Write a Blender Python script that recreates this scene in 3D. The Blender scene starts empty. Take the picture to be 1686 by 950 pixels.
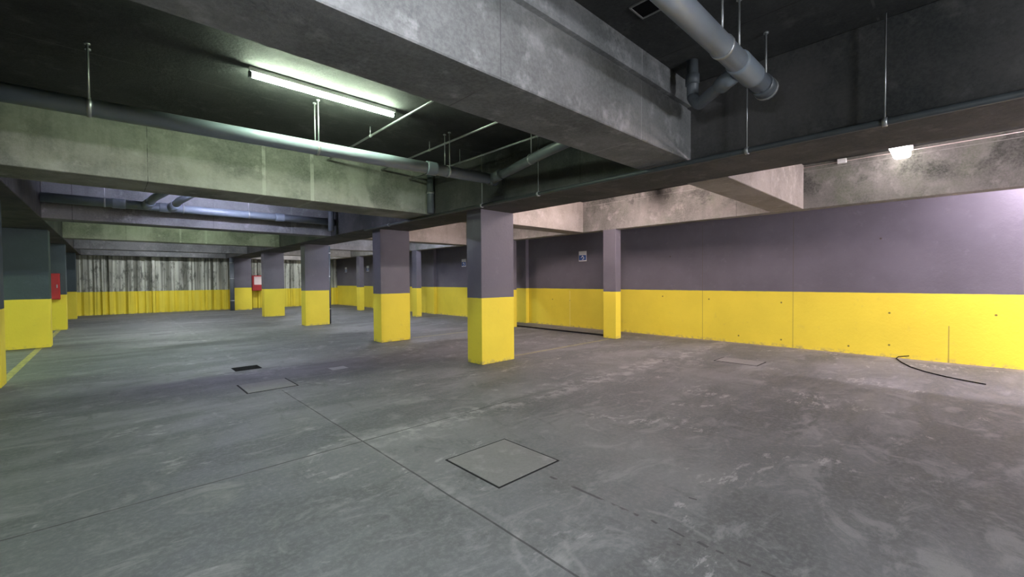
import bpy, bmesh, math, random
from mathutils import Vector, Matrix
random.seed(7)
S = bpy.context.scene
C = S.collection

# ------------------------------------------------------------------ camera
F, YAW, PIT, ROL, EYE = 698.33, math.radians(43.4323), math.radians(-1.1907), math.radians(-.4167), 1.45
fw = Vector((math.sin(YAW)*math.cos(PIT), math.cos(YAW)*math.cos(PIT), math.sin(PIT)))
r0 = Vector((math.cos(YAW), -math.sin(YAW), 0)); u0 = r0.cross(fw)
rt = r0*math.cos(ROL)+u0*math.sin(ROL); up = -r0*math.sin(ROL)+u0*math.cos(ROL)
cam = bpy.data.objects.new('camera', bpy.data.cameras.new('camera')); C.objects.link(cam)
cam.data.sensor_width = 36; cam.data.lens = F/1686*36; cam.data.clip_start = .02; cam.data.clip_end = 200
cam.matrix_world = Matrix(((rt.x, up.x, -fw.x, 0), (rt.y, up.y, -fw.y, 0), (rt.z, up.z, -fw.z, EYE), (0, 0, 0, 1)))
S.camera = cam
# ------------------------------------------------------------------ world, exposure
w = bpy.data.worlds.new('world'); S.world = w; w.use_nodes = True
w.node_tree.nodes['Background'].inputs[0].default_value = (.6, .65, .7, 1)
w.node_tree.nodes['Background'].inputs[1].default_value = .1
S.view_settings.view_transform = 'Standard'; S.view_settings.look = 'None'
S.view_settings.gamma = 1; S.view_settings.use_curve_mapping = False
S.view_settings.exposure = 1.0
# lamp tubes: (x0, x1, y, colour, strength)
GREEN = (.80, 1, .72); BLUE = (.74, .80, 1); PINK = (1, .83, .90); WHITE = (.90, .93, 1); WARM = (1, .80, .77)
TUBE_Z = 3.345
LAMPS = [
    (.99, 2.39, 4.50, GREEN, 150, 'lit fluorescent tube batten on the ceiling between the two nearest left beams'),
    (-.2, 1.2, .50, WHITE, 225, 'unseen fluorescent tube batten hung low on rods above the viewer to light the nearest beam', 2.60),  # unseen tube, its low height chosen to light the nearest beam
    (-3.6, -2.2, -.6, GREEN, 230, 'fluorescent tube batten left of and behind the viewer'),
    (6.4, 7.8, -2.9, PINK, 90, 'fluorescent tube batten in the right bay behind the viewer'),
    (6.6, 8.0, 4.60, WARM, 330, 'fluorescent tube batten in the right bay behind the nearest column girder'),
    (1.0, 2.4, 9.70, (.70, .72, 1), 290, 'fluorescent tube batten hidden behind the second left beam'),
    (1.0, 2.4, 13.2, GREEN, 220, 'fluorescent tube batten hidden behind the third left beam'),
    (6.6, 8.0, 9.0, WARM, 190, 'fluorescent tube batten in the right bay behind the second stub beam'),
    (6.6, 8.0, 13.0, BLUE, 260, 'fluorescent tube batten in the right bay near the third wall post'),
    (1.0, 2.4, 18.0, WHITE, 290, 'fluorescent tube batten hidden behind the fourth left beam'),
    (6.6, 8.0, 18.2, WHITE, 200, 'fluorescent tube batten in the far right bay'),
    (1.2, 2.6, 23.6, WHITE, 230, 'fluorescent tube batten before the streaked far wall'),
    (6.4, 7.8, 23.6, WHITE, 230, 'fluorescent tube batten in the last right bay before the far wall'),
    (-3.5, -2.1, 9.9, (.72, 1, .55), 190, 'unseen fluorescent tube batten added in the bay beyond the left girder'),  # unseen lamp added to brighten the fronts of the left columns
    (-3.5, -2.1, 15.2, (.72, 1, .55), 180, 'unseen fluorescent tube batten added in the far bay beyond the left girder'),  # another added lamp out of view, for the farther left columns
]
# added fill floodlights, unseen behind the viewer: (x, z, colour, strength, turn, label)
FILL_FLOODS = [
    (2.2, 2.0, WHITE, 130, .0, 'white floodlight added out of view on the wall behind the viewer'),
    (7.7, 2.0, PINK, 330, -.25, 'pinkish floodlight added out of view on the back wall of the right bay'),
]

# ------------------------------------------------------------------ node helpers
def new_mat(name):
    m = bpy.data.materials.new(name); m.use_nodes = True
    nt = m.node_tree; b = nt.nodes['Principled BSDF']
    return m, nt, b
class N:
    """tiny node-graph writer; values are floats, tuples or sockets"""
    def __init__(s, nt):
        s.nt = nt
        g = nt.nodes.new('ShaderNodeNewGeometry'); s.pos = g.outputs['Position']; s.nor = g.outputs['Normal']
        x = nt.nodes.new('ShaderNodeSeparateXYZ'); nt.links.new(s.pos, x.inputs[0]); s.x, s.y, s.z = x.outputs
        xn = nt.nodes.new('ShaderNodeSeparateXYZ'); nt.links.new(s.nor, xn.inputs[0]); s.nx, s.ny, s.nz = xn.outputs
    def put(s, v, sock):
        if isinstance(v, bpy.types.NodeSocket): s.nt.links.new(v, sock)
        else:
            if hasattr(sock.default_value, '__len__') and len(sock.default_value) == 4 and len(v) == 3: v = (*v, 1)
            sock.default_value = v
    def m(s, op, a, b=0.0, c=0.0, clamp=False):
        n = s.nt.nodes.new('ShaderNodeMath'); n.operation = op; n.use_clamp = clamp
        s.put(a, n.inputs[0]); s.put(b, n.inputs[1]); s.put(c, n.inputs[2]); return n.outputs[0]
    def noise(s, scale, detail=6, rough=.6, stretch=(1, 1, 1), off=(0, 0, 0), dist=0):
        mp = s.nt.nodes.new('ShaderNodeMapping'); mp.inputs['Scale'].default_value = stretch; mp.inputs['Location'].default_value = off
        s.nt.links.new(s.pos, mp.inputs[0])
        n = s.nt.nodes.new('ShaderNodeTexNoise'); s.nt.links.new(mp.outputs[0], n.inputs[0])
        n.inputs['Scale'].default_value = scale; n.inputs['Detail'].default_value = detail
        n.inputs['Roughness'].default_value = rough; n.inputs['Distortion'].default_value = dist
        return n.outputs[0]
    def ramp(s, v, lo, hi, a=0.0, b=1.0):
        n = s.nt.nodes.new('ShaderNodeMapRange'); n.interpolation_type = 'SMOOTHSTEP'
        s.put(v, n.inputs[0]); s.put(lo, n.inputs[1]); s.put(hi, n.inputs[2]); s.put(a, n.inputs[3]); s.put(b, n.inputs[4]); return n.outputs[0]
    def mix(s, f, a, b, mode='MIX'):
        n = s.nt.nodes.new('ShaderNodeMix'); n.data_type = 'RGBA'; n.blend_type = mode
        s.put(f, n.inputs[0]); s.put(a, n.inputs[6]); s.put(b, n.inputs[7]); return n.outputs[2]
    def line(s, coord, at, half):            # 1 on a line coord == at
        return s.m('LESS_THAN', s.m('ABSOLUTE', s.m('SUBTRACT', coord, at)), half)
    def span(s, coord, a, b):
        return s.m('MULTIPLY', s.m('GREATER_THAN', coord, a), s.m('LESS_THAN', coord, b))
    def seg(s, x0, y0, x1, y1, half, wob=0.0, seed=0):  # soft line segment on the floor plane
        L = math.hypot(x1-x0, y1-y0); ux, uy = (x1-x0)/L, (y1-y0)/L
        dx = s.m('SUBTRACT', s.x, x0); dy = s.m('SUBTRACT', s.y, y0)
        t = s.m('ADD', s.m('MULTIPLY', dx, ux), s.m('MULTIPLY', dy, uy))
        d = s.m('ADD', s.m('MULTIPLY', dx, -uy), s.m('MULTIPLY', dy, ux))
        if wob: d = s.m('ADD', d, s.m('MULTIPLY', s.m('SUBTRACT', s.noise(2.5, 3, .6, off=(seed, 0, 0)), .5), wob))
        return s.m('MULTIPLY', s.ramp(s.m('ABSOLUTE', d), half*.4, half, 1, 0), s.span(t, 0, L))
    def bump(s, h, strength, dist, b):
        n = s.nt.nodes.new('ShaderNodeBump'); n.inputs['Strength'].default_value = strength; n.inputs['Distance'].default_value = dist
        s.nt.links.new(h, n.inputs['Height']); s.nt.links.new(n.outputs[0], b.inputs['Normal'])

def concrete(name, base, dark, light, tint=None, seams=(), rough=.85, streak=True, blotch=1.0, mould=None, cloud=False):
    m, nt, b = new_mat(name); n = N(nt)
    big = n.noise(1.1, 6, .62, off=(3, 1, 0)); mid = n.noise(4.5, 8, .68); fine = n.noise(38, 6, .7)
    col = n.mix(n.ramp(big, .36, .64), dark, base)
    col = n.mix(n.m('MULTIPLY', n.ramp(mid, .52, .72), .75*blotch), col, light)
    if tint: col = n.mix(n.m('MULTIPLY', n.ramp(n.noise(1.7, 5, .6, off=(9, 4, 2)), .48, .7), .6), col, tint)
    if cloud:
        cl_ = n.noise(.9, 4, .55, off=(2, 6, 4), dist=.5)
        col = n.mix(n.m('MULTIPLY', n.ramp(cl_, .45, .60), .5), col, light)
        col = n.mix(n.m('MULTIPLY', n.ramp(cl_, .34, .44, 1, 0), .5), col, dark)
    if mould:
        md = n.m('MULTIPLY', n.ramp(n.noise(1.3, 7, .68, off=(1, 5, 9), dist=.4), .47, .60), n.ramp(n.z, 2.78, 3.0))
        col = n.mix(n.m('MULTIPLY', md, .85), col, mould)
    if streak:
        st = n.noise(3.2, 5, .6, stretch=(2.6, 2.6, .25), off=(5, 5, 1))
        col = n.mix(n.m('MULTIPLY', n.ramp(st, .5, .75), .4), col, tuple(c*.55 for c in base))
    pits = n.ramp(n.noise(60, 3, .6, off=(1, 7, 3)), .66, .74)
    col = n.mix(n.m('MULTIPLY', pits, .5), col, tuple(c*.35 for c in base))
    col = n.mix(n.m('MULTIPLY', n.ramp(fine, .35, .65), .22), col, light)
    h = n.m('ADD', n.m('MULTIPLY', fine, .4), n.m('ADD', mid, n.m('MULTIPLY', pits, -.6)))
    for (axis, at, half, kind) in seams:
        ln = n.line({'x': n.x, 'y': n.y, 'z': n.z}[axis], at, half)
        ln = n.m('MULTIPLY', ln, n.ramp(n.noise(6, 3, .6, off=(at, 0, 0)), .3, .55))
        col = n.mix(n.m('MULTIPLY', ln, .8), col, light if kind else tuple(c*.4 for c in base))
    nt.links.new(col, b.inputs['Base Color']); b.inputs['Roughness'].default_value = rough
    b.inputs['Specular IOR Level'].default_value = .3
    n.bump(h, .5, .02, b)
    return m

YEL = (.84, .69, .065)
GREY = (.120, .114, .134)
def paint(name, h, grey=GREY, holes=False, raw=False):
    m, nt, b = new_mat(name); n = N(nt)
    edge = n.m('ADD', h, n.m('MULTIPLY', n.m('SUBTRACT', n.noise(5, 3, .5), .5), .012))
    up_ = n.m('GREATER_THAN', n.z, edge)
    big = n.noise(.9, 5, .6, off=(2, 8, 1)); fine = n.noise(22, 6, .65)
    y = n.mix(n.m('MULTIPLY', n.ramp(big, .35, .65), .35), YEL, tuple(c*.80 for c in YEL))
    y = n.mix(n.m('MULTIPLY', n.ramp(n.noise(7, 6, .7), .58, .76), .28), y, (.52, .42, .10))
    g = n.mix(n.m('MULTIPLY', n.ramp(big, .35, .65), .6), grey, tuple(c*1.3 for c in grey))
    g = n.mix(n.m('MULTIPLY', n.ramp(n.noise(5, 6, .7, off=(4, 0, 0)), .55, .75), .35), g, tuple(c*1.7 for c in grey))
    if raw:                                     # unpainted pile wall above the yellow
        st = n.noise(3.0, 3, .55, stretch=(2.6, 0, .035)); st2 = n.noise(3.2, 7, .72, stretch=(1.8, 1, .7)); st3 = n.noise(9, 2, .5, stretch=(1.6, 0, .02), off=(4, 0, 0))
        g = n.mix(n.ramp(st, .36, .60), (.16, .165, .135), (.56, .58, .50))
        g = n.mix(n.m('MULTIPLY', n.ramp(st2, .50, .64), .75), g, (.07, .075, .06))
        dk = n.ramp(st3, .30, .40, 1, 0)
        g = n.mix(n.m('MULTIPLY', dk, .85), g, (.03, .032, .028))
        y = n.mix(n.m('MULTIPLY', n.m('MAXIMUM', dk, n.ramp(st, .34, .46, .45, 0)), .75), y, (.30, .22, .015))
    # scuffs close to the floor
    low = n.m('MULTIPLY', n.ramp(n.z, .01, .09, 1, 0), n.ramp(n.noise(9, 5, .7), .45, .65))
    y = n.mix(n.m('MULTIPLY', low, .65), y, (.30, .26, .17))
    col = n.mix(up_, y, g)
    if holes:                                   # tie holes and a few panel seams of the cast wall
        for (yy, zz) in ((-.4, .83), (.87, .80), (.87, .22), (1.45, .14), (2.57, .93), (2.57, .15), (4.05, .96), (3.4, .16), (8.2, .8), (8.9, .82), (5.2, 1.0), (1.0, 2.15), (5.0, 2.0)):
            d = n.m('SQRT', n.m('ADD', n.m('POWER', n.m('ABSOLUTE', n.m('SUBTRACT', n.y, yy)), 2), n.m('POWER', n.m('ABSOLUTE', n.m('SUBTRACT', n.z, zz)), 2)))
            col = n.mix(n.ramp(d, .010, .022, .85, 0), col, (.06, .05, .03))
        for yy, a, c_, hf in ((.12, .0, .62, .008), (2.36, .0, 2.7, .006), (8.2, .0, 1.1, .012), (4.2, 0, 2.7, .005)):
            ln = n.m('MULTIPLY', n.line(n.y, yy, hf), n.span(n.z, a, c_))
            col = n.mix(n.m('MULTIPLY', ln, .55), col, (.10, .09, .05) if yy != 8.2 else (.9, .8, .3))
    nt.links.new(col, b.inputs['Base Color']); b.inputs['Roughness'].default_value = .62
    b.inputs['Specular IOR Level'].default_value = .25
    n.bump(n.m('ADD', fine, n.noise(5, 4, .6)), .25, .015, b)
    return m

def plain(name, col, rough=.5, metal=0.0, var=.25, scale=12):
    m, nt, b = new_mat(name); n = N(nt)
    c = n.mix(n.m('MULTIPLY', n.ramp(n.noise(scale, 5, .65), .4, .7), var*2), col, tuple(x*.6 for x in col))
    nt.links.new(c, b.inputs['Base Color']); b.inputs['Roughness'].default_value = rough; b.inputs['Metallic'].default_value = metal
    return m
def glow(name, col, st):
    m, nt, b = new_mat(name)
    b.inputs['Base Color'].default_value = (.9, .9, .9, 1)
    b.inputs['Emission Color'].default_value = (*col, 1); b.inputs['Emission Strength'].default_value = st
    return m

def floor_mat():
    m, nt, b = new_mat('worn_floor_concrete'); n = N(nt)
    big = n.noise(.33, 5, .6, off=(3.3, 1.2, 0)); big2 = n.noise(.8, 6, .62, stretch=(.5, 1.5, 1), off=(8, 2, 0), dist=.6)
    mid = n.noise(2.6, 8, .7, stretch=(.7, 1.25, 1), dist=.8); mid2 = n.noise(3.1, 9, .72, stretch=(1.5, .55, 1), off=(5, 9, 0), dist=.5)
    fine = n.noise(28, 7, .72); grain = n.noise(120, 3, .6)
    col = n.mix(n.ramp(big, .36, .64), (.108, .115, .120), (.175, .179, .187))
    col = n.mix(n.m('MULTIPLY', n.ramp(big2, .44, .60), .8), col, (.080, .086, .089))
    col = n.mix(n.m('MULTIPLY', n.ramp(mid, .50, .66), .62), col, (.255, .256, .258))
    col = n.mix(n.m('MULTIPLY', n.ramp(mid2, .53, .68), .60), col, (.080, .083, .086))
    col = n.mix(n.m('MULTIPLY', n.ramp(fine, .42, .68), .35), col, (.235, .235, .235))
    col = n.mix(n.m('MULTIPLY', n.ramp(grain, .5, .7), .18), col, (.07, .07, .07))
    # pale cement scuffs: sharp-edged patches where broad and fine noise agree
    sc = n.m('MULTIPLY', n.ramp(n.noise(1.05, 6, .66, off=(1.5, 4.2, 0), dist=1.2), .56, .64), n.ramp(n.noise(9, 7, .75, stretch=(.6, 1.6, 1), off=(2, 2, 0)), .50, .58))
    col = n.mix(n.m('MULTIPLY', sc, .62), col, (.36, .36, .36))
    # pale cement film along the cross joint and beside the long joint
    fx = n.m('MULTIPLY', n.ramp(n.m('ABSOLUTE', n.m('SUBTRACT', n.y, 3.62)), .05, .34, 1, 0), n.ramp(n.noise(3.5, 8, .75, off=(0, 3, 0)), .46, .60))
    col = n.mix(n.m('MULTIPLY', n.m('MULTIPLY', fx, n.ramp(n.x, 1.2, 2.2)), .6), col, (.36, .36, .365))
    fy = n.m('MULTIPLY', n.ramp(n.m('ABSOLUTE', n.m('SUBTRACT', n.x, 1.66)), .01, .07, 1, 0), n.ramp(n.noise(3.0, 5, .6, off=(7, 3, 0)), .48, .62))
    col = n.mix(n.m('MULTIPLY', fy, .4), col, (.33, .33, .33))
    # swirl marks of the power trowel
    for (cx, cy, rr, ww) in ((3.9, 2.2, .55, .03), (5.3, .35, .75, .05), (1.75, 1.35, .35, .03), (2.05, 1.15, .4, .03), (4.6, 1.2, .4, .03), (3.1, 4.9, .6, .04), (.4, 5.4, .5, .04)):
        d = n.m('SQRT', n.m('ADD', n.m('POWER', n.m('ABSOLUTE', n.m('SUBTRACT', n.x, cx)), 2), n.m('POWER', n.m('ABSOLUTE', n.m('SUBTRACT', n.y, cy)), 2)))
        d = n.m('ADD', d, n.m('MULTIPLY', n.m('SUBTRACT', n.noise(1.8, 3, .5, off=(cx, cy, 0)), .5), .35))
        a = n.m('MULTIPLY', n.ramp(n.m('ABSOLUTE', n.m('SUBTRACT', d, rr)), 0, ww, 1, 0), n.ramp(n.noise(4, 5, .7, off=(cy, cx, 0)), .48, .6))
        col = n.mix(n.m('MULTIPLY', a, .35), col, (.29, .29, .29))
    # joints
    wj = n.m('MULTIPLY', n.m('SUBTRACT', n.noise(1.2, 2, .5), .5), .03)
    j1 = n.m('MULTIPLY', n.line(n.m('ADD', n.x, wj), 1.63, .007), n.m('LESS_THAN', n.y, 6.2))
    j2 = n.m('MULTIPLY', n.line(n.m('ADD', n.y, wj), 3.70, .008), n.span(n.x, -6, 3.4))
    j2b = n.m('MULTIPLY', n.m('MULTIPLY', n.line(n.m('ADD', n.y, wj), 3.70, .010), n.span(n.x, 3.4, 7.6)), .35)
    j3 = n.m('MULTIPLY', n.m('ADD', n.line(n.y, 10.1, .012), n.line(n.y, 16.4, .02)), .5)
    jj = n.m('MAXIMUM', n.m('MAXIMUM', j1, j2), n.m('MAXIMUM', j2b, j3))
    jj = n.m('MULTIPLY', jj, n.ramp(n.noise(5, 3, .6, off=(2, 2, 0)), .25, .5, .45, .85))
    col = n.mix(jj, col, (.035, .037, .038))
    # cracks and oil marks
    cr = n.m('MULTIPLY', n.seg(2.32, 2.06, 2.32, 1.34, .016, .02, 3), n.ramp(n.noise(6, 4, .6), .40, .50))
    for (a, b2, c, d, hf) in ((2.335, 1.26, 2.325, 1.22, .014), (2.325, 1.15, 2.315, 1.05, .011), (2.32, .98, 2.31, .92, .016), (2.31, .88, 2.315, .84, .013), (2.31, .77, 2.315, .71, .014), (2.31, .66, 2.31, .60, .011), (2.22, 1.05, 2.225, 1.03, .012), (2.75, 1.22, 2.76, 1.17, .012), (7.0, 3.55, 7.1, 3.6, .02), (1.95, 11.2, 2.6, 11.1, .05), (1.9, 10.0, 2.5, 9.95, .03), (1.2, 13.2, 1.8, 13.1, .09), (.75, 15.3, 1.3, 15.3, .12)):
        cr = n.m('MAXIMUM', cr, n.seg(a, b2, c, d, hf, .04, a*3))
    col = n.mix(n.m('MULTIPLY', cr, .75), col, (.035, .036, .037))
    # pale repair patch
    pp = n.m('MULTIPLY', n.span(n.x, 2.60, 2.86), n.span(n.y, 7.0, 7.22))
    col = n.mix(n.m('MULTIPLY', pp, .8), col, (.40, .41, .42))
    # worn yellow bay lines
    wear = n.ramp(n.noise(11, 6, .75, off=(3, 0, 0)), .40, .62)
    yl = n.m('MULTIPLY', n.line(n.y, 5.82, .05), n.span(n.x, 5.5, 8.7))
    yl = n.m('MAXIMUM', yl, n.m('MULTIPLY', n.line(n.y, 9.5, .05), n.span(n.x, 5.5, 8.7)))
    yl = n.m('MULTIPLY', yl, .32)
    yl = n.m('MAXIMUM', yl, n.m('MULTIPLY', n.m('MULTIPLY', n.line(n.x, -1.18, .05), n.span(n.y, 9.3, 19.0)), .85))
    col = n.mix(n.m('MULTIPLY', yl, n.m('ADD', n.m('MULTIPLY', wear, .6), .4)), col, (.55, .48, .10))
    # floor turns patchy warm brown towards the foot of the right wall
    fo = n.m('MULTIPLY', n.ramp(n.x, 9.86, 10.15), n.ramp(n.noise(4, 5, .7), .35, .6))
    col = n.mix(n.m('MULTIPLY', fo, .35), col, (.50, .40, .30))
    nt.links.new(col, b.inputs['Base Color'])
    nt.links.new(n.ramp(mid, .3, .7, .55, .80), b.inputs['Roughness'])
    b.inputs['Specular IOR Level'].default_value = .32
    n.bump(n.m('ADD', n.m('MULTIPLY', fine, .5), n.m('SUBTRACT', mid, n.m('MULTIPLY', jj, 2))), .25, .012, b)
    return m

M = {}
M['floor'] = floor_mat()
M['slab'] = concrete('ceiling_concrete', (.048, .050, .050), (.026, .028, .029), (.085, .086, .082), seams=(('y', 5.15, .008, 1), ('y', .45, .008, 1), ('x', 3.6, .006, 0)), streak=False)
M['beam'] = concrete('beam_concrete', (.165, .168, .168), (.088, .093, .092), (.28, .28, .282), seams=(('x', 1.72, .004, 0), ('x', -.5, .006, 0), ('x', 3.35, .005, 1)))
M['beam_green'] = concrete('greenish_beam_concrete', (.215, .220, .190), (.105, .112, .095), (.37, .375, .335), tint=(.15, .165, .12), cloud=True, seams=(('x', 1.58, .022, 1), ('x', 2.22, .025, 1), ('x', .35, .005, 0)))  # concrete with a greener base and greenish patches
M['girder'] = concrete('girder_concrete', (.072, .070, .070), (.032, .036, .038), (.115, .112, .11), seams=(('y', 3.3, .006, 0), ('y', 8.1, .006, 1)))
M['wallbeam'] = concrete('wall_beam_concrete', (.24, .228, .215), (.13, .128, .115), (.36, .34, .325), tint=(.13, .15, .10), mould=(.045, .050, .042), seams=(('y', 3.0, .006, 0), ('z', 3.30, .004, 1)))
M['stub'] = concrete('lit_tone_beam_concrete', (.28, .255, .235), (.19, .175, .16), (.40, .365, .34), blotch=.8)  # beam concrete made paler and pinker, warm lamp light put into the colour
M['col'] = paint('column_paint', 1.14)
M['col_left'] = paint('left_column_paint', 1.09, grey=(.052, .072, .080))
M['wall'] = paint('wall_paint', 1.16, holes=True)
M['far'] = paint('pile_wall_paint', 1.04, raw=True)
M['pvc'] = plain('grey_pvc', (.20, .235, .275), .32, var=.15, scale=5)
M['pvc_dark'] = plain('dark_pvc', (.10, .115, .13), .4, var=.2)
M['steel'] = plain('galvanised_steel', (.45, .47, .48), .38, .7)
M['dark'] = plain('dark_conduit', (.045, .055, .06), .5)
M['black'] = plain('black_rubber', (.008, .008, .009), .9)
for k_ in ('black', ): M[k_].node_tree.nodes['Principled BSDF'].inputs['Specular IOR Level'].default_value = .05
M['cover'] = concrete('manhole_concrete', (.20, .20, .20), (.17, .17, .17), (.27, .27, .268), streak=False, rough=.7)
M['iron'] = plain('dark_iron_frame', (.018, .018, .019), .9)
M['iron'].node_tree.nodes['Principled BSDF'].inputs['Specular IOR Level'].default_value = .1
M['red'] = plain('red_enamel', (.42, .012, .016), .4, var=.1)
M['pale'] = plain('pale_label', (.75, .62, .60), .5, var=.08)
M['white'] = plain('white_enamel', (.78, .79, .78), .4, var=.05)
M['blue'] = plain('blue_sign_paint', (.03, .10, .32), .4, var=.08)
M['glass'] = plain('dark_glass', (.03, .01, .01), .15, var=0)

# ------------------------------------------------------------------ mesh helpers
class MB:
    def __init__(s): s.b = bmesh.new(); s.sm = []
    def box(s, x0, x1, y0, y1, z0, z1, bev=0.0, seg=1):
        r = bmesh.ops.create_cube(s.b, size=1)
        for v in r['verts']:
            v.co = Vector(((x0+x1)/2+v.co.x*(x1-x0), (y0+y1)/2+v.co.y*(y1-y0), (z0+z1)/2+v.co.z*(z1-z0)))
        if bev:
            es = list({e for v in r['verts'] for e in v.link_edges})
            bmesh.ops.bevel(s.b, geom=es, offset=bev, segments=seg, profile=.5, affect='EDGES')
        return s
    def tube(s, pts, rad, n=16, cap=True):
        """swept round tube through a polyline, rad a float or one per point"""
        pts = [Vector(p) for p in pts]; rads = rad if hasattr(rad, '__len__') else [rad]*len(pts)
        rings = []; ref = None
        for i, p in enumerate(pts):
            t = (pts[min(i+1, len(pts)-1)]-pts[max(i-1, 0)]).normalized()
            if ref is None:
                ref = Vector((0, 0, 1)) if abs(t.z) < .9 else Vector((1, 0, 0))
            a = t.cross(ref).normalized(); ref = a.cross(t).normalized(); c = ref
            ring = [s.b.verts.new(p+(a*math.cos(2*math.pi*k/n)+c*math.sin(2*math.pi*k/n))*rads[i]) for k in range(n)]
            rings.append(ring)
        for q, w_ in zip(rings, rings[1:]):
            for k in range(n):
                f = s.b.faces.new((q[k], q[(k+1) % n], w_[(k+1) % n], w_[k])); f.smooth = True
        if cap: s.b.faces.new(rings[0][::-1]); s.b.faces.new(rings[-1])
        return s
    def prism(s, poly, z0, z1):
        a = [s.b.verts.new((x, y, z0)) for x, y in poly]; c = [s.b.verts.new((x, y, z1)) for x, y in poly]
        s.b.faces.new(a[::-1]); s.b.faces.new(c)
        for i in range(len(poly)):
            j = (i+1) % len(poly); s.b.faces.new((a[i], a[j], c[j], c[i]))
        return s
def base_of(o):
    v = Vector((0, 0, 0))
    while o: v += o.location; o = o.parent
    return v
def obj(name, mb, mat, parent=None, origin=None):
    bmesh.ops.recalc_face_normals(mb.b, faces=mb.b.faces)
    off = base_of(parent) if parent else Vector(origin or (0, 0, 0))
    for v in mb.b.verts: v.co -= off
    me = bpy.data.meshes.new(name); mb.b.to_mesh(me); mb.b.free()
    for q in (mat if isinstance(mat, (list, tuple)) else [mat]): me.materials.append(q)
    o = bpy.data.objects.new(name, me); C.objects.link(o)
    if parent: o.parent = parent
    elif origin: o.location = origin
    return o
def thing(name, label, cat, loc, group=None):
    o = bpy.data.objects.new(name, None); o.empty_display_size = .1; C.objects.link(o); o.location = loc
    return tag(o, label, cat, group)
def tag(o, label, cat, group=None):
    o['label'] = label; o['category'] = cat
    if group: o['group'] = group
    return o
def struct(name, mb, mat):
    o = obj(name, mb, mat); o['kind'] = 'structure'; return o
def arc(c, a, b_, n=6):
    """points of a rounded corner at c between directions a and b_ (points on either leg)"""
    a, b_, c = Vector(a), Vector(b_), Vector(c)
    return [(1-t)**2*a+2*t*(1-t)*c+t*t*b_ for t in [i/n for i in range(n+1)]]

# ------------------------------------------------------------------ room shell
SLAB, BOT = 3.42, 2.65
XL, XR, YB, YF = -6.0, 10.2, -5.0, 26.5
struct('floor', MB().box(XL-.2, XR+.2, YB-.2, YF+.4, -.2, 0), M['floor'])
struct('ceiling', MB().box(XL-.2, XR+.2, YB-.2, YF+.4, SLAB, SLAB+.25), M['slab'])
struct('wall_right', MB().box(XR, XR+.2, YB, YF, 0, SLAB), M['wall'])
struct('wall_left', MB().box(XL-.2, XL, YB, YF, 0, SLAB), M['col_left'])
struct('wall_back', MB().box(XL, XR, YB-.2, YB, 0, SLAB), M['wall'])
# far wall: cast against piles, an irregular row of vertical ribs
mb = MB(); poly = []; x = XL; rng = random.Random(3)
while x < XR-.05:
    wd = min(rng.uniform(.20, .42), XR-x); dp = rng.uniform(.05, .13); g = rng.uniform(.015, .035)
    poly += [(x, YF), (x+g, YF-.02), (x+wd*.25, YF-dp), (x+wd*.7, YF-dp*rng.uniform(.8, 1.1)), (x+wd-g, YF-.02)]
    x += wd
poly += [(XR, YF), (XR, YF+.3), (XL, YF+.3)]
struct('wall_far', mb.prism(poly, 0, SLAB), M['far'])

# ------------------------------------------------------------------ girders and beams
def beam(name, x0, x1, y0, y1, mat, label, z0=BOT, z1=SLAB, bev=.008, group=None, mb=None):
    o = obj(name, mb or MB().box(x0, x1, y0, y1, z0, z1, bev), mat)
    return tag(o, label, 'beam', group)
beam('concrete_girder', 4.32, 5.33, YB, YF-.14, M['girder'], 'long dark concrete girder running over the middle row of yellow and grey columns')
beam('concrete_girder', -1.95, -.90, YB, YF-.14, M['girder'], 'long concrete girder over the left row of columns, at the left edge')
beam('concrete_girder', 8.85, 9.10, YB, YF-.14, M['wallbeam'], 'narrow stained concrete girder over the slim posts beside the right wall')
BY = [(1.90, .54), (6.67, .80), (11.60, .50), (16.35, .50), (21.2, .50), (25.85, .5)]
# nearest beam carries a narrow recessed groove on its face
def grooved():
    b = MB(); y0, y1 = 1.90, 2.44
    prof = [(y0, BOT+.008), (y0+.008, BOT), (y1, BOT), (y1, SLAB), (y0-.006, SLAB), (y0-.006, 3.195), (y0+.035, 3.19), (y0+.035, 3.155), (y0, 3.15)]
    A = [b.b.verts.new((-.90, p, z)) for p, z in prof]; Bv = [b.b.verts.new((4.32, p, z)) for p, z in prof]
    b.b.faces.new(A); b.b.faces.new(Bv[::-1])
    for i in range(len(prof)):
        j = (i+1) % len(prof); b.b.faces.new((A[i], Bv[i], Bv[j], A[j]))
    return b
ll = ['big pale concrete beam crossing the top of the view, nearest of the left beams',
      'greenish stained concrete beam behind the grey drain pipe and lit tube',
      'concrete beam with a pipe along it, third of the left beams from the viewer',
      'green-tinted concrete beam, fourth of the left beams from the viewer',
      'pale concrete beam in front of the far wall, fifth of the left beams',
      'low concrete beam along the top of the streaked far wall']
rl = ['pinkish lit concrete stub beam joining the right wall girder nearest the glaring lamp',
      'pinkish lit concrete beam seen to the right of the nearest column top',
      'pale concrete beam seen between the two nearest columns, right bay',
      'pale concrete beam seen left of the second column, right bay',
      'far concrete beam in the right bay, just before the last one',
      'last concrete beam of the right bay, against the far wall']
for i, (y, wd) in enumerate(BY):
    beam('concrete_beam', -.90, 4.32, y, y+wd, M['beam_green'] if i in (1, 3) else M['beam'], ll[i], mb=grooved() if i == 0 else None)
    beam('concrete_beam', 5.33, 8.85, y, y+min(wd, .5), M['stub'], rl[i])
    if i < 5:
        beam('concrete_beam', XL, -1.95, y, y+wd, M['beam'] if i < 3 else M['stub'], ['concrete beam left of the left girder, nearest the viewer', 'concrete beam left of the left girder, second away', 'concrete beam left of the left girder, third away', 'small pale lit beam end under the left girder by the far left columns', 'concrete beam left of the left girder, fifth away'][i])

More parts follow.
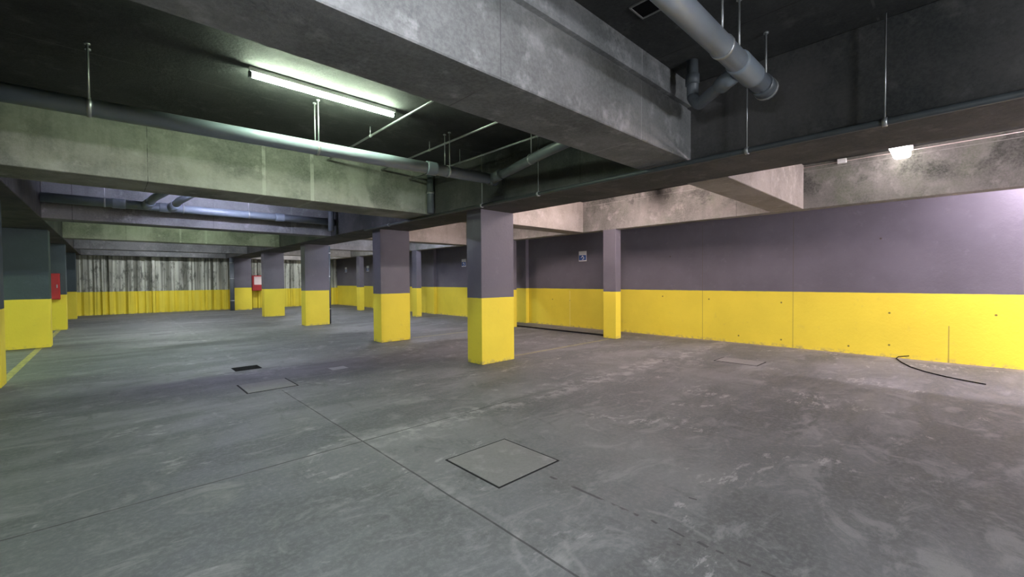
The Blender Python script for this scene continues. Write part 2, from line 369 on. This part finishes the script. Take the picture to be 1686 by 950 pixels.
# ------------------------------------------------------------------ columns
cl = ['nearest yellow and grey concrete column, in the middle of the view', 'wide yellow and grey column, second of the middle row', 'yellow and grey column, third of the middle row',
      'yellow and grey column right of the small red box, fourth of the middle row', 'farthest yellow and grey column of the middle row, before the streaked wall']
CY_ = [5.58, 9.27, 14.55, 19.60, 25.3]
for i, y in enumerate(CY_):
    tag(obj('concrete_column', MB().box(4.57, 5.33, y, y+.40, 0, BOT, .006), M['col'], origin=None), cl[i], 'column', 'columns of the middle row')
ly = [9.10, 14.15, 19.05, 24.4]
llb = ['column cut by the left edge of the photo, only a yellow sliver showing', 'wide yellow and teal-grey column at the left edge', 'yellow and grey column with the red cabinet, second of the left row', 'narrow looking far column of the left row, next to the streaked wall']
for i, y in enumerate(ly):
    x1 = -1.12 if i == 0 else -1.0
    tag(obj('concrete_column', MB().box(x1-.78, x1, y, y+.40, 0, BOT, .006), M['col_left']), llb[i], 'column', 'columns of the left row')
pl_ = ['slim post with a bright lit face standing before the right wall', 'slim post mostly hidden behind the nearest column', 'slim post seen between the first and second columns', 'slim far post seen between the second and third columns']
for i, y in enumerate((5.70, 9.36, 14.85, 20.15)):
    tag(obj('wall_post', MB().box(8.84, 9.06, y, y+.36, 0, BOT, .005), M['col']), pl_[i], 'post', 'slim posts along the right wall')
# wall pilasters seen in the bays of the right wall
for i, y in enumerate((9.95, 15.5, 20.9)):
    tag(obj('wall_pilaster', MB().box(XR-.14, XR, y, y+.55, 0, SLAB-.0, .004), M['wall']), ['shallow pilaster on the right wall behind the nearest column', 'shallow pilaster on the right wall between first and second column', 'shallow far pilaster on the right wall left of the second column'][i], 'pilaster', 'pilasters of the right wall')
# black pipes beside columns
def downpipe(x, y, r, z1, label, mat='pvc_dark'):
    t = thing('downpipe', label, 'pipe', (x, y, 0))
    obj('pipe', MB().tube([(x, y, 0), (x, y, z1)], r, 14), M[mat], t)
    for z in (.5, 1.6, 2.4):
        if z < z1: obj('clamp', MB().tube([(x, y, z-.02), (x, y, z+.02)], r+.008, 14), M['steel'], t)
    return t
downpipe(5.40, 9.50, .045, BOT, 'thin dark downpipe at the right edge of the second column')
downpipe(5.41, 14.80, .06, BOT, 'thin dark downpipe at the right edge of the third column')
downpipe(4.43, 25.1, .10, BOT, 'black downpipe at the left of the farthest column')
downpipe(9.12, 9.85, .025, BOT, 'thin black pipe behind the slim post beside the nearest column', 'black')
downpipe(9.12, 15.35, .025, BOT, 'thin black pipe behind the slim post between the first two columns', 'black')
# low dark rail on the floor between two posts
t = tag(obj('floor_channel', MB().box(9.10, 9.16, 6.06, 9.80, 0, .035, .004), M['iron']), 'thin dark metal channel on the floor between the slim posts', 'floor channel')

# ------------------------------------------------------------------ drain pipes
def hanger(parent, x, y, z, r, along='x', two=False, top=SLAB):
    """ring clamp round a pipe with one or two threaded rods to the slab"""
    d = .014
    h = obj('clamp', MB().tube([(x-d, y, z), (x+d, y, z)] if along == 'x' else [(x, y-d, z), (x, y+d, z)], r+.007, 18), M['steel'], parent)
    for q in ((r*.75, -r*.75) if two else (0,)):
        p = (x, y+q) if along == 'x' else (x+q, y); b = MB()
        b.tube([(p[0], p[1], z+(r*.6 if two else r)), (p[0], p[1], top-.006)], .0075, 8)
        b.tube([(p[0], p[1], top-.012), (p[0], p[1], top)], .02, 8)
        obj('threaded_rod', b, M['steel'], h)
def coupling(parent, p0, p1, r, mat='pvc'):
    p0, p1 = Vector(p0), Vector(p1); d = (p1-p0)
    obj('coupling', MB().tube([p0, p0+d*.04, p0+d*.12, p1-d*.12, p1-d*.04, p1], [r+.001, r+.012, r+.012, r+.012, r+.012, r+.001], 20), M[mat], parent)

# pipe over the near beam, top right
t = thing('drain_pipe', 'thick grey drain pipe hanging under the ceiling at the top right', 'pipe', (1.0, 1.09, 2.97))
PR = .072; py, pz = 1.09, 2.97
obj('pipe', MB().tube([(.2, py, pz), (3.74, py, pz)], PR, 28), M['pvc'], t)
coupling(t, (3.22, py, pz), (3.56, py, pz), PR)
coupling(t, (1.6, py, pz), (1.76, py, pz), PR)
obj('end_plug', MB().tube([(3.73, py, pz), (3.84, py, pz), (3.845, py, pz), (3.88, py, pz)], [PR+.012, PR+.012, PR*.6, PR*.55], 24), M['pvc_dark'], t)
br = obj('branch_pipe', MB().tube([(3.34, py, pz), (3.50, 1.27, pz+.005), (3.74, 1.54, pz+.01)] + arc((3.80, 1.61, pz+.01), (3.78, 1.58, pz+.01), (3.86, 1.68, pz+.12), 6), .050, 20), M['pvc_dark'], t)
obj('socket', MB().tube([(3.38, 1.14, pz), (3.54, 1.315, pz+.005)], .064, 20), M['pvc'], br)
rs = obj('riser', MB().tube([(3.86, 1.68, pz+.11), (3.87, 1.69, SLAB)], .050, 18), M['pvc_dark'], t)
obj('coupling', MB().tube([(3.865, 1.685, 3.20), (3.867, 1.686, 3.29)], .060, 18), M['pvc_dark'], rs)
hanger(t, 3.26, py, pz, PR); hanger(t, 2.0, py, pz, PR); hanger(t, 3.86, py, pz, PR+.01); hanger(t, 2.95, py, pz, PR)
# pipe before the second beam
t = thing('drain_pipe', 'grey drain pipe catching the tube light along the second left beam', 'pipe', (-.9, 5.0, 2.91))
pz, PR = 2.912, .074
ly_ = lambda x: 5.07-.075*(x+.9)
obj('pipe', MB().tube([(-.88, ly_(-.88), pz), (4.05, ly_(4.05), pz)], PR, 24), M['pvc'], t)
obj('end_plug', MB().tube([(4.0, ly_(4), pz), (4.13, ly_(4.1), pz)], PR+.014, 20), M['pvc_dark'], t)
for xx in (3.0,): coupling(t, (xx, ly_(xx), pz), (xx+.15, ly_(xx+.15), pz), PR)
for xx in (-.10, 1.68, 3.32):
    hanger(t, xx, ly_(xx), pz, PR, two=True)
br = obj('branch_pipe', MB().tube([(4.05, 4.66, pz), (3.98, 4.3, pz+.01), (3.70, 3.3, pz+.02), (3.50, 2.46, pz+.02)], .060, 20), M['pvc_dark'], t)
obj('socket', MB().tube([(4.05, 4.66, pz), (3.98, 4.4, pz+.01)], .074, 20), M['pvc_dark'], br)
hanger(br, 3.80, 3.65, pz+.02, .06, 'y')
t = thing('ceiling_downpipe', 'short grey vertical pipe in the corner where the second beam meets the girder', 'pipe', (4.21, 6.55, BOT))
obj('pipe', MB().tube([(4.215, 6.57, 2.655), (4.215, 6.57, SLAB)], .062, 20), M['pvc_dark'], t)
obj('clamp', MB().tube([(4.215, 6.57, 3.0), (4.215, 6.57, 3.04)], .07, 20), M['steel'], t)
# pipe before the third beam with two rising branches
t = thing('drain_pipe', 'bluish grey pipe with two sloping branches before the third left beam', 'pipe', (-.9, 11.3, 3.0))
py, pz, PR = 11.30, 2.99, .085
obj('pipe', MB().tube([(-.88, py, pz), (4.28, py, pz)], PR, 22), M['pvc'], t)
for xx in (.05, .75, 2.9): coupling(t, (xx, py, pz), (xx+.2, py, pz), PR)
for xx, y2, x2 in ((.55, 9.3, 1.05), (.95, 9.5, 1.4)):
    b_ = obj('branch_pipe', MB().tube([(xx, py-.03, pz), (xx+.1, py-.5, pz+.10), (x2, y2, pz+.27)], .07, 18), M['pvc'], t)
    obj('socket', MB().tube([(xx, py-.05, pz), (xx+.06, py-.28, pz+.055)], .086, 18), M['pvc'], b_)
for xx in (-.05, 1.15, 2.35): hanger(t, xx, py, pz, PR)
obj('riser', MB().tube([(4.12, py-.25, SLAB), (4.12, py-.25, 2.72)], .07, 16), M['pvc_dark'], t)
# slim pipes running away between first and second beam
for i, (xx, zz, y0, y1, lab) in enumerate(((2.45, 3.30, 2.44, 6.67, 'thin pale conduit just right of the lit ceiling tube'), (3.33, 3.30, 2.44, 6.67, 'thin dim conduit on the ceiling, middle of three right of the tube'), (3.86, 3.22, 2.44, 6.67, 'thin dim conduit nearest the middle girder, right of the tube'))):
    t = thing('ceiling_conduit', lab, 'conduit', (xx, y0, zz), 'thin conduits right of the tube')
    obj('pipe', MB().tube([(xx, y0, zz), (xx, y1, zz)], .013, 12), M['steel'], t)
    for yy in (3.6, 5.2):
        obj('support_clip', MB().tube([(xx, yy-.01, zz), (xx, yy+.01, zz)], .019, 12).tube([(xx, yy, zz+.013), (xx, yy, SLAB)], .005, 8), M['steel'], t)
# long conduit under the girder edge with its rods
t = thing('hanging_conduit', 'long thin dark conduit hung along the lower left edge of the middle girder', 'conduit', (4.24, YB, 2.61))
cx, cz = 4.245, 2.612
obj('pipe', MB().tube([(cx, YB, cz), (cx, 9.35, cz)], .026, 14), M['dark'], t)
obj('cable', MB().tube([(cx+.045, YB, cz+.018), (cx+.045, 9.3, cz+.018)], .011, 10), M['black'], t)
for yy in (.40, 1.35, 3.95, 5.15, 8.2):
    h = obj('clamp', MB().tube([(cx, yy-.015, cz), (cx, yy+.015, cz)], .033, 14), M['steel'], t)
    if yy < 6: obj('threaded_rod', MB().tube([(cx, yy, cz+.03), (cx, yy, SLAB)], .0055, 8), M['steel'], h)
# cable along the top of the wall girder to the lamp
t = thing('surface_cable', 'thin pale cable along the top of the right wall girder', 'cable', (8.84, .6, 3.35))
obj('cable', MB().tube([(8.84, -2, 3.37), (8.84, 3.6, 3.365)], .006, 8), M['pale'], t)
obj('junction_box', MB().box(8.79, 8.85, 1.30, 1.42, 3.335, 3.41, .006, 2), M['white'], t)

# small opening in the slab, its inner shade put in by a black plate
t = thing('ceiling_opening', 'small square hole in the ceiling left of the thick grey pipe', 'opening', (2.87, 1.58, SLAB))
obj('shade_plate', MB().box(2.78, 2.95, 1.50, 1.66, SLAB-.004, SLAB), M['black'], t)
b = MB()
for q in ((2.77, 2.78, 1.49, 1.67), (2.95, 2.96, 1.49, 1.67), (2.78, 2.95, 1.49, 1.50), (2.78, 2.95, 1.66, 1.67)): b.box(*q, SLAB-.012, SLAB)
obj('rim', b, M['cover'], t)

# ------------------------------------------------------------------ lamps
for i, (x0, x1, y, col, st, lab, *low) in enumerate(LAMPS):
    TZ = low[0] if low else TUBE_Z; HZ = TZ+.075
    t = thing('fluorescent_lamp', lab, 'lamp', (x0, y, SLAB), 'fluorescent battens under the ceiling')
    obj('housing', MB().box(x0-.03, x1+.03, y-.028, y+.028, HZ-.045, HZ, .006, 2), M['white'], t)
    for xx in (x0-.022, x1+.022):
        obj('end_cap', MB().box(xx-.014, xx+.014, y-.02, y+.02, TZ-.02, HZ-.04, .004, 2), M['dark'], t)
    if low:
        for xx in (x0+.2, x1-.2): obj('hanging_rod', MB().tube([(xx, y, HZ), (xx, y, SLAB)], .006, 8), M['steel'], t)
    obj('tube', MB().tube([(x0-.01, y, TZ), (x1+.01, y, TZ)], .017, 12), glow('tube_glow', col, st), t)
t = thing('fluorescent_lamp', 'fluorescent tube batten between the wall girder and the right wall', 'lamp', (9.55, -1.5, SLAB), 'fluorescent battens under the ceiling')
obj('housing', MB().box(9.522, 9.578, -2.23, -.77, SLAB-.045, SLAB, .006, 2), M['white'], t)
for yy in (-2.222, -.778): obj('end_cap', MB().box(9.53, 9.57, yy-.014, yy+.014, TUBE_Z-.02, SLAB-.04, .004, 2), M['dark'], t)
obj('tube', MB().tube([(9.55, -2.21, TUBE_Z), (9.55, -.79, TUBE_Z)], .017, 12), glow('tube_glow', (1, .84, 1), 500), t)
for x, z, col, st, turn, lab in FILL_FLOODS:
    t = thing('fill_floodlight', lab, 'lamp', (x, YB, z), 'added fill floodlights on the back wall'); t.rotation_euler = (0, 0, turn)
    obj('housing', MB().box(x-.34, x+.34, YB+.02, YB+.12, z-.24, z+.24, .02, 2), M['dark'], t)
    obj('bracket', MB().box(x-.03, x+.03, YB, YB+.03, z-.10, z+.10), M['steel'], t)
    obj('lens', MB().box(x-.30, x+.30, YB+.12, YB+.14, z-.20, z+.20, .006), glow('fill_flood_glow', col, st), t)
# the lamp whose end glares from behind the girder: a box diffuser under the slab
t = thing('diffuser_lamp', 'lit lamp glaring under the girder at the top of the right wall beam', 'lamp', (8.1, .62, SLAB))
obj('housing', MB().box(7.4, 8.81, .50, .74, 3.355, SLAB, .01, 2), M['white'], t)
obj('diffuser', MB().box(7.42, 8.79, .52, .72, 3.24, 3.355, .045, 5), glow('diffuser_glow', (1, .90, .88), 7), t)

# ------------------------------------------------------------------ floor fittings
def manhole(x0, x1, y0, y1, label, gap=.014):
    t = thing('manhole_cover', label, 'manhole cover', ((x0+x1)/2, (y0+y1)/2, 0), 'square concrete manhole covers')
    b = MB(); g = gap
    for q in ((x0-g, x0, y0-g, y1+g), (x1, x1+g, y0-g, y1+g), (x0, x1, y0-g, y0), (x0, x1, y1, y1+g)): b.box(*q, 0, .003)
    obj('frame', b, M['iron'], t)
    obj('slab', MB().box(x0, x1, y0, y1, 0, .006, .003), M['cover'], t)
manhole(1.945, 2.565, 2.20, 2.825, 'square concrete manhole cover with dark rim, nearest on the floor')
manhole(1.27, 1.86, 6.33, 6.92, 'square concrete manhole cover further left beyond the floor joint', .018)
manhole(7.70, 8.14, 2.29, 2.95, 'square concrete manhole cover near the right yellow wall', .018)
t = thing('floor_drain', 'small black floor drain grate beyond the left manhole cover', 'drain', (1.63, 8.2, 0))
obj('frame', MB().box(1.44, 1.82, 8.02, 8.38, 0, .004), M['black'], t)
b = MB()
for k in range(7): b.box(1.47+k*.05, 1.49+k*.05, 8.05, 8.35, .004, .006)
obj('grate', b, M['black'], t)
# loose black cable at the foot of the right wall
pts = [(10.17, .60, .06), (10.16, .74, .03), (10.05, .76, .012), (9.69, .67, .009), (9.27, .53, .009), (8.96, .35, .009), (8.70, .12, .009), (8.55, -.08, .009), (8.45, -.25, .009)]
tag(obj('loose_cable', MB().tube(pts, .008, 8), M['black']), 'black loose cable curling over the floor from the right yellow wall', 'cable')

# ------------------------------------------------------------------ red cabinets
t = thing('fire_hose_cabinet', 'dark red fire hose cabinet on the second left column', 'cabinet', (-1.4, 19.05, .96))
obj('body', MB().box(-1.72, -1.12, 18.87, 19.05, .95, 1.74, .01, 2), M['red'], t)
d = obj('door', MB().box(-1.70, -1.14, 18.855, 18.87, .97, 1.72, .006), M['red'], t)
obj('handle', MB().box(-1.19, -1.165, 18.835, 18.855, 1.30, 1.40, .004), M['steel'], d)
t = thing('fire_hose_cabinet', 'small red box with a pale top between the two far columns', 'cabinet', (5.75, 26.4, .95))
obj('body', MB().box(5.52, 6.05, 26.05, 26.40, .96, 1.78, .01, 2), M['red'], t)
d = obj('door', MB().box(5.56, 6.03, 26.03, 26.05, .98, 1.76, .006), M['red'], t)
obj('label_panel', MB().box(5.60, 5.99, 26.02, 26.03, 1.28, 1.72), M['pale'], d)

# ------------------------------------------------------------------ blue signs on the right wall
def sign(y0, y1, z0, z1, label):
    t = thing('wall_sign', label, 'sign', (XR, (y0+y1)/2, z0), 'blue and white signs on the right wall')
    X = XR
    obj('plate', MB().box(X-.008, X, y0, y1, z0, z1, .002), M['white'], t)
    H = z1-z0; ym = (y0+y1)/2; W = y1-y0
    obj('blue_field', MB().box(X-.011, X-.008, y0+.012, y1-.012, z0+.03, z0+H*.60), M['blue'], t)
    b = MB(); pts = [(X-.013, ym+W*.18*math.cos(a), z0+H*.33+H*.13*math.sin(a)) for a in [math.pi*2*k/14 for k in range(12)]]
    b.tube(pts, .011, 6).box(X-.016, X-.011, ym-W*.05, ym+W*.05, z0+H*.40, z0+H*.57)
    obj('pictogram', b, M['white'], t)
sign(7.57, 7.85, 1.98, 2.28, 'small blue and white sign on the dark wall left of the slim bright post')
sign(13.40, 13.68, 1.98, 2.28, 'small blue and white sign on the wall just left of the nearest column')
sign(22.05, 22.33, 1.96, 2.26, 'tiny far sign on the wall just left of the second column')
sign(25.0, 25.28, 1.96, 2.26, 'tiny farthest sign on the wall near the third column')
